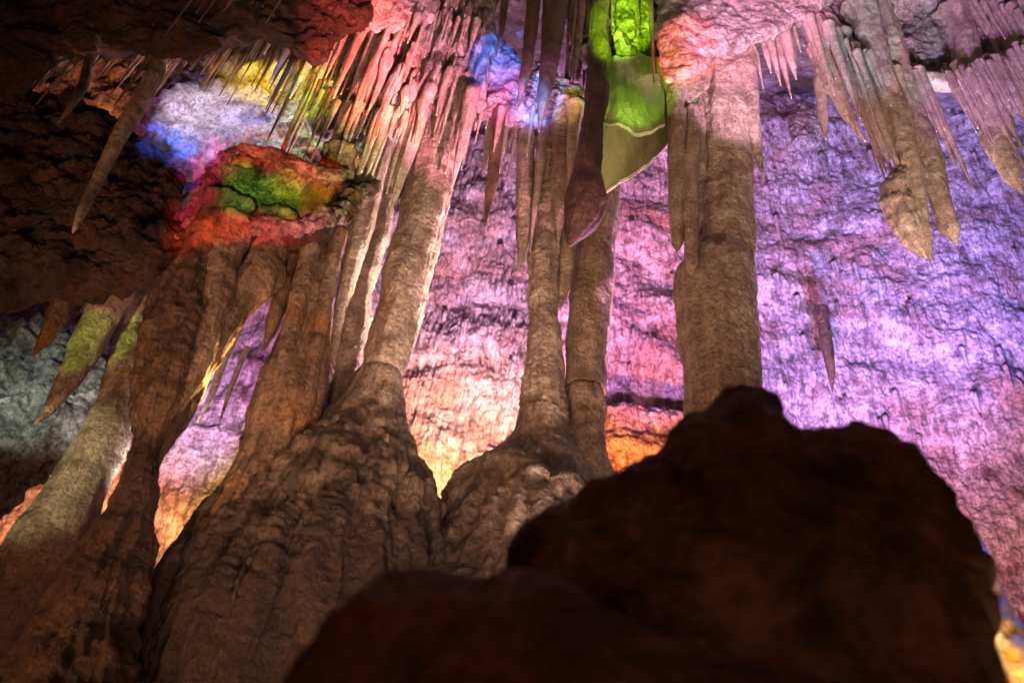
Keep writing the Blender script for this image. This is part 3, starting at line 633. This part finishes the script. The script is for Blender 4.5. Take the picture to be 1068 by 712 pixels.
fringe(9, [(200, -14), (230, -16), (262, -12), (300, -10)], 3.45, (24, 60), (4, 8), 'of the reddish-brown spikes at the top left', 'reddish-brown spikes at the top left', M_DSTRAW, seed=15)
fringe(3, [(634, 0), (665, 6), (690, 10)], 4.4, (30, 90), (2, 5), 'of the dark threads hanging in front of the green rock', 'dark threads before the green rock', M_DSTRAW, seed=18, top=.5)
fringe(7, [(588, -10), (600, 10), (620, 20)], 4.6, (30, 70), (6, 12), 'of the dark stalactites left of the green rock', 'dark stalactites left of the green rock', M_DSTRAW, seed=19, top=.5)
fringe(9, [(590, 60), (604, 76), (622, 90)], 5.1, (20, 44), (5, 9), 'of the small spikes beside the club-shaped formation', 'small spikes beside the club', M_DSTRAW, seed=20)
fringe(18, [(846, 22), (872, 42), (905, 66), (935, 78)], 4.42, (30, 80), (4, 9), 'of the thin pale spikes in front of the upper right fringe', 'thin pale spikes before the upper right fringe', seed=31)
fringe(12, [(1000, 86), (1035, 74), (1072, 62)], 4.42, (30, 70), (4, 8), 'of the thin spikes on the rim near the right edge', 'thin spikes on the rim near the right edge', seed=32)
# short drips scattered over the back wall
r = random.Random(44); kk = 0
dep = bpy.context.evaluated_depsgraph_get()
wall = bpy.data.objects['cave_wall']
for k in range(60):
    px, py = (r.uniform(790, 1060), r.uniform(150, 470)) if k < 38 else ((r.uniform(425, 545), r.uniform(200, 420)) if k < 52 else (r.uniform(640, 705), r.uniform(200, 410)))
    dd = ray(px, py); hit, loc, nrm, fi = wall.ray_cast(Vector(CAM), Vector(dd).normalized())
    if not hit: continue
    Yw = loc[1]-.10; l = r.uniform(9, 26); w = r.uniform(2.5, 6); dx = (VPX-px)/(VPY-py)
    o = tube('wall_spike', [(px-w/2, px+w/2, py), (px-w*.3+dx*l*.5, px+w*.3+dx*l*.5, py+l*.5)], Yw, M_WALL, tip=(px+dx*l, py+l), top=.12, seg=12, step=.03, flute=.15, lump=.02, fine=.01)
    where = 'on the violet wall at the right' if k < 38 else ('on the pink wall between the left and middle columns' if k < 52 else 'on the lilac wall left of the broad column')
    tag(o, 'tiny rock drip '+where, 'stalactite', 'tiny drips '+where)

# ------------------------------------------------------------------ coloured show lamps
def spot(px, py, Y, src, color, W_, deg=40, blend=.8, size=.04):
    tgt = at(px, py, Y); ld = bpy.data.lights.new('lamp', 'SPOT'); ld.color = color; ld.energy = W_
    ld.spot_size = math.radians(deg); ld.spot_blend = blend; ld.shadow_soft_size = size
    o = bpy.data.objects.new('spot_lamp', ld); col.objects.link(o); o.location = src
    o.rotation_euler = (Vector(tgt)-Vector(src)).to_track_quat('-Z', 'Y').to_euler()
    return o
def P(px, py, Y): return tuple(at(px, py, Y))
SL = (-1.3, 1.7, 1.6); SR = (1.7, 1.7, 1.3); SM = (.1, 1.7, 1.6); SC = (-.35, .35, 1.6)     # unseen projector positions, added near the viewpoint
def proj(px, py, Y, wpx, color, W_, src=SL, blend=.6):
    """added narrow projector lighting a patch wpx photo pixels wide"""
    t = at(px, py, Y); t2 = at(px+wpx/2, py, Y); r_ = np.linalg.norm(t2-t); d_ = np.linalg.norm(t-np.array(src))
    return spot(px, py, Y, src, color, W_*d_*d_, 2*math.degrees(math.atan(r_/d_)), blend, .03)

# back wall: magenta and lilac middle, orange foot, blue-violet right, rose low right
spot(500, 270, 9.3, P(505, 600, 6.2), (1.0, .46, .80), 4200, 52)
spot(500, 230, 9.3, P(515, 600, 6.2), (.70, .42, 1.0), 3000, 34)
spot(480, 490, 9.3, P(480, 580, 7.2), (1.0, .46, .10), 3600, 40)
spot(500, 420, 9.3, P(510, 620, 7.0), (1.0, .50, .34), 2600, 46)
spot(900, 290, 9.3, P(980, 640, 5.0), (.34, .27, 1.0), 8000, 44)
spot(980, 260, 9.0, P(1100, 500, 5.2), (.20, .20, 1.0), 5200, 36)
spot(900, 430, 9.3, P(860, 640, 6.0), (1.0, .34, .66), 3800, 44)
spot(1010, 540, 8.8, P(1080, 690, 6.3), (1.0, .38, .40), 1500, 50)
spot(850, 150, 8.6, P(900, 620, 5.0), (.85, .50, .95), 4200, 36)
spot(680, 270, 9.3, P(710, 570, 5.3), (.90, .34, 1.0), 5600, 38)
spot(680, 190, 9.0, P(690, 600, 6.2), (1.0, .30, .35), 3000, 24)
spot(670, 455, 8.6, P(690, 640, 6.6), (1.0, .24, .05), 3800, 34)
spot(230, 380, 9.0, P(300, 600, 6.4), (1.0, .38, .85), 2600, 28)
spot(190, 440, 9.0, P(250, 640, 6.4), (.45, .42, 1.0), 2200, 22)
spot(150, 600, 8.5, P(190, 700, 6.0), (1.0, .50, .08), 2400, 50)
spot(100, 540, 8.5, P(170, 650, 6.2), (1.0, .16, .22), 1400, 40)
proj(488, 300, 9.3, 80, (1.0, .50, .84), 36, SC, .9)  # frontal fill added to soften the dark bands of the wall
proj(480, 390, 9.3, 80, (1.0, .52, .60), 26, SC, .9)
proj(672, 300, 9.3, 60, (1.0, .45, .85), 34, SC, .9)
proj(670, 400, 9.3, 50, (1.0, .40, .45), 34, SC, .9)
spot(890, 330, 9.3, (2.4, 3.7, 2.4), (.42, .34, 1.0), 2600, 44, .9, .1)  # frontal fill from an added, unseen lamp
# left wall cold white and green
spot(40, 400, 6.2, P(-110, 360, 4.9), (.85, 1.0, .86), 110, 60)
spot(150, 370, 6.6, P(150, 560, 5.5), (1.0, .88, .85), 380, 50)
proj(95, 355, 5.2, 70, (.55, 1.0, .12), 40, (-3.0, 2.0, 2.0))
proj(30, 420, 6.0, 110, (.72, .88, 1.0), 12, (-3.2, 2.0, 2.0))
proj(75, 490, 5.6, 170, (.95, 1.0, .60), 55, (-3.6, 2.2, 2.0))
# the columns from behind right: cream and pink rims
spot(430, 260, 4.8, P(560, 480, 6.3), (1.0, .74, .60), 1300, 64)
spot(390, 300, 5.0, P(520, 560, 6.6), (1.0, .55, .70), 1500, 60)
spot(640, 300, 5.2, P(720, 500, 6.6), (1.0, .45, .80), 1500, 60)
spot(580, 400, 5.2, P(640, 520, 5.9), (1.0, .38, .06), 120, 60)
spot(790, 250, 4.9, P(860, 560, 6.0), (1.0, .50, .80), 900, 60)
spot(235, 330, 4.35, P(270, 500, 5.6), (1.0, .34, .05), 200, 40)
spot(225, 370, 4.35, P(300, 420, 5.4), (1.0, .45, .12), 160, 40)
spot(440, 230, 4.8, (1.2, 3.4, 2.2), (1.0, .70, .60), 1150, 34, .8, .1)  # unseen lamp added in front for the cream right faces
# recess: white in the middle, rainbow around it
proj(330, 90, 5.6, 70, (.75, 1.0, .08), 60, SC, .9)
proj(300, 78, 5.6, 50, (.05, .12, 1.0), 50, SC, .9)
proj(240, 80, 5.6, 60, (1.0, .62, .05), 50, SC, .9)
spot(215, 110, 5.7, P(170, 30, 4.8), (.90, .76, 1.0), 170, 80)
spot(330, 130, 5.7, P(300, 20, 4.9), (.95, 1.0, .55), 200, 80)
spot(300, 150, 5.7, P(240, 230, 4.9), (1.0, .90, .70), 120, 70)
spot(185, 150, 5.6, P(135, 230, 5.0), (.03, .12, 1.0), 260, 26)
spot(235, 158, 5.6, P(200, 250, 5.0), (1.0, .08, .60), 160, 36)
spot(70, 78, 5.4, P(60, 170, 4.9), (1.0, .30, .02), 260, 44)
spot(112, 90, 5.4, P(110, 180, 4.9), (1.0, .20, .30), 160, 40)
spot(270, 60, 5.5, P(250, 10, 4.9), (1.0, .70, .02), 160, 70)
spot(275, 80, 5.4, P(300, 5, 4.9), (.04, .08, 1.0), 160, 50)
# layered ledge
for qx, qy, c_, w_ in ((192, 222, (1.0, .06, .14), 150), (212, 200, (1.0, .05, .16), 150), (228, 172, (1.0, .05, .14), 170), (254, 158, (1.0, .07, .02), 220), (282, 163, (1.0, .08, .02), 220), (312, 175, (1.0, .10, .02), 200), (338, 184, (1.0, .10, .02), 160),
                       (190, 248, (1.0, .08, .03), 150), (214, 238, (1.0, .10, .02), 220), (240, 234, (1.0, .07, .03), 200), (270, 238, (1.0, .05, .10), 160), (298, 240, (1.0, .04, .16), 140), (326, 232, (.9, .05, .25), 110)):
    proj(qx, qy, 4.25, 44, c_, w_*.8, SC, 1.0)
for qx, qy, c_, w_ in ((250, 184, (.45, 1.0, .10), 140), (250, 206, (.30, 1.0, .15), 120), (275, 200, (.40, 1.0, .10), 140), (300, 192, (.95, 1.0, .05), 120), (304, 212, (.55, 1.0, .08), 120), (328, 206, (1.0, .75, .03), 120)):
    proj(qx, qy, 4.5, 46, c_, w_*.55, SC, 1.0)
proj(165, 142, 5.6, 34, (.03, .10, 1.0), 170, SC, .6)
proj(190, 150, 5.6, 40, (.02, .16, 1.0), 200, SC, .6)
proj(224, 156, 5.6, 30, (1.0, .10, .75), 120, SC, .7)
proj(205, 176, 5.5, 30, (1.0, .05, .30), 90, SC, .7)
# top
proj(370, 45, 4.4, 150, (1.0, .12, .10), 300, SR)
proj(455, 90, 4.6, 170, (1.0, .28, .48), 170, SR)
proj(340, 125, 4.8, 130, (.95, .95, .25), 36, SR)
proj(420, 120, 4.6, 46, (1.0, .80, .03), 60, SR)
proj(520, 62, 5.0, 60, (.03, .18, 1.0), 280, SC)
proj(560, 104, 4.9, 60, (.03, .25, 1.0), 300, SC)
proj(530, 100, 4.9, 70, (1.0, .06, .50), 90, SC)
proj(590, 110, 4.9, 40, (1.0, .60, .10), 70, SC)
proj(560, 40, 5.8, 110, (.70, .30, 1.0), 36, SM)
spot(530, 20, 5.8, P(500, 60, 4.9), (.75, .35, 1.0), 40, 80)
proj(540, 160, 5.0, 130, (1.0, .38, .60), 40, SR)
spot(650, 30, 4.7, P(672, 130, 4.2), (.40, 1.0, .02), 160, 60, size=.02)
proj(648, 26, 4.5, 72, (.40, 1.0, .01), 520, SC)
spot(665, 120, 4.75, P(672, 70, 5.3), (.70, 1.0, .20), 20, 80)
proj(650, 160, 4.7, 90, (.95, .90, .42), 80, SR)
spot(665, 190, 4.75, P(720, 330, 5.6), (1.0, .85, .80), 200, 40)
proj(712, 55, 4.1, 74, (1.0, .11, .08), 260, SC)
proj(790, 20, 4.1, 150, (1.0, .34, .70), 150, SC)
spot(780, 30, 4.1, P(850, 130, 3.7), (1.0, .55, .88), 700, 75)
proj(890, 25, 4.6, 90, (.10, .60, 1.0), 36, SR)
proj(955, 45, 4.6, 70, (.25, 1.0, .60), 20, SR)
proj(1010, 40, 4.6, 150, (.60, .25, 1.0), 44, SR)
proj(930, 35, 4.6, 60, (1.0, .12, .45), 26, SR)
spot(930, 120, 4.8, P(1010, 330, 5.6), (1.0, .72, .80), 500, 70)
# behind the boulder's right edge
spot(1040, 610, 2.4, P(1080, 520, 2.5), (.20, .25, 1.0), 24, 60)
spot(1050, 690, 2.4, P(1090, 700, 2.2), (1.0, .55, .05), 14, 80)
# added unseen lamps: weak warm fill on the near side of the formations
spot(320, 290, 4.6, (-3.0, 1.5, .8), (1.0, .48, .22), 800, 80, .9, .35)
spot(760, 150, 4.9, (1.6, 1.8, .7), (1.0, .64, .44), 1500, 80, .9, .35)
spot(960, 120, 4.8, (2.6, 1.8, .9), (1.0, .66, .54), 2800, 50, .9, .35)
spot(470, 200, 4.9, (-.2, 1.8, .6), (1.0, .56, .38), 1000, 70, .9, .35)
spot(300, 600, 4.6, (-.4, 1.4, .5), (1.0, .48, .30), 12, 110, .9, .4)
spot(780, 560, 1.5, (1.9, -.6, 1.2), (1.0, .44, .21), 44, 70, .9, .3)
spot(360, 490, 4.6, (-.9, .5, 3.5), (1.0, .62, .44), 230, 60, .9, .3)  # fill lamp added in mid-air, out of view, for the mound shoulders
spot(640, 560, 1.4, (-1.3, -.6, 1.7), (1.0, .38, .22), 20, 60, .9, .3)
spot(480, 640, 1.3, (-1.9, -.6, 1.2), (1.0, .42, .22), 11, 70, .9, .3)

# ------------------------------------------------------------------ world, view
w = bpy.data.worlds.new('World'); sc.world = w; w.use_nodes = True
w.node_tree.nodes['Background'].inputs['Color'].default_value = (.42, .20, .20, 1)
w.node_tree.nodes['Background'].inputs['Strength'].default_value = .022
sc.view_settings.view_transform = 'Standard'; sc.view_settings.look = 'None'; sc.view_settings.exposure = 0
sc.render.engine = 'CYCLES'
sc.cycles.use_denoising = True
sc.cycles.max_bounces = 5; sc.cycles.diffuse_bounces = 3; sc.cycles.glossy_bounces = 2; sc.cycles.transmission_bounces = 3
sc.cycles.sample_clamp_indirect = 4
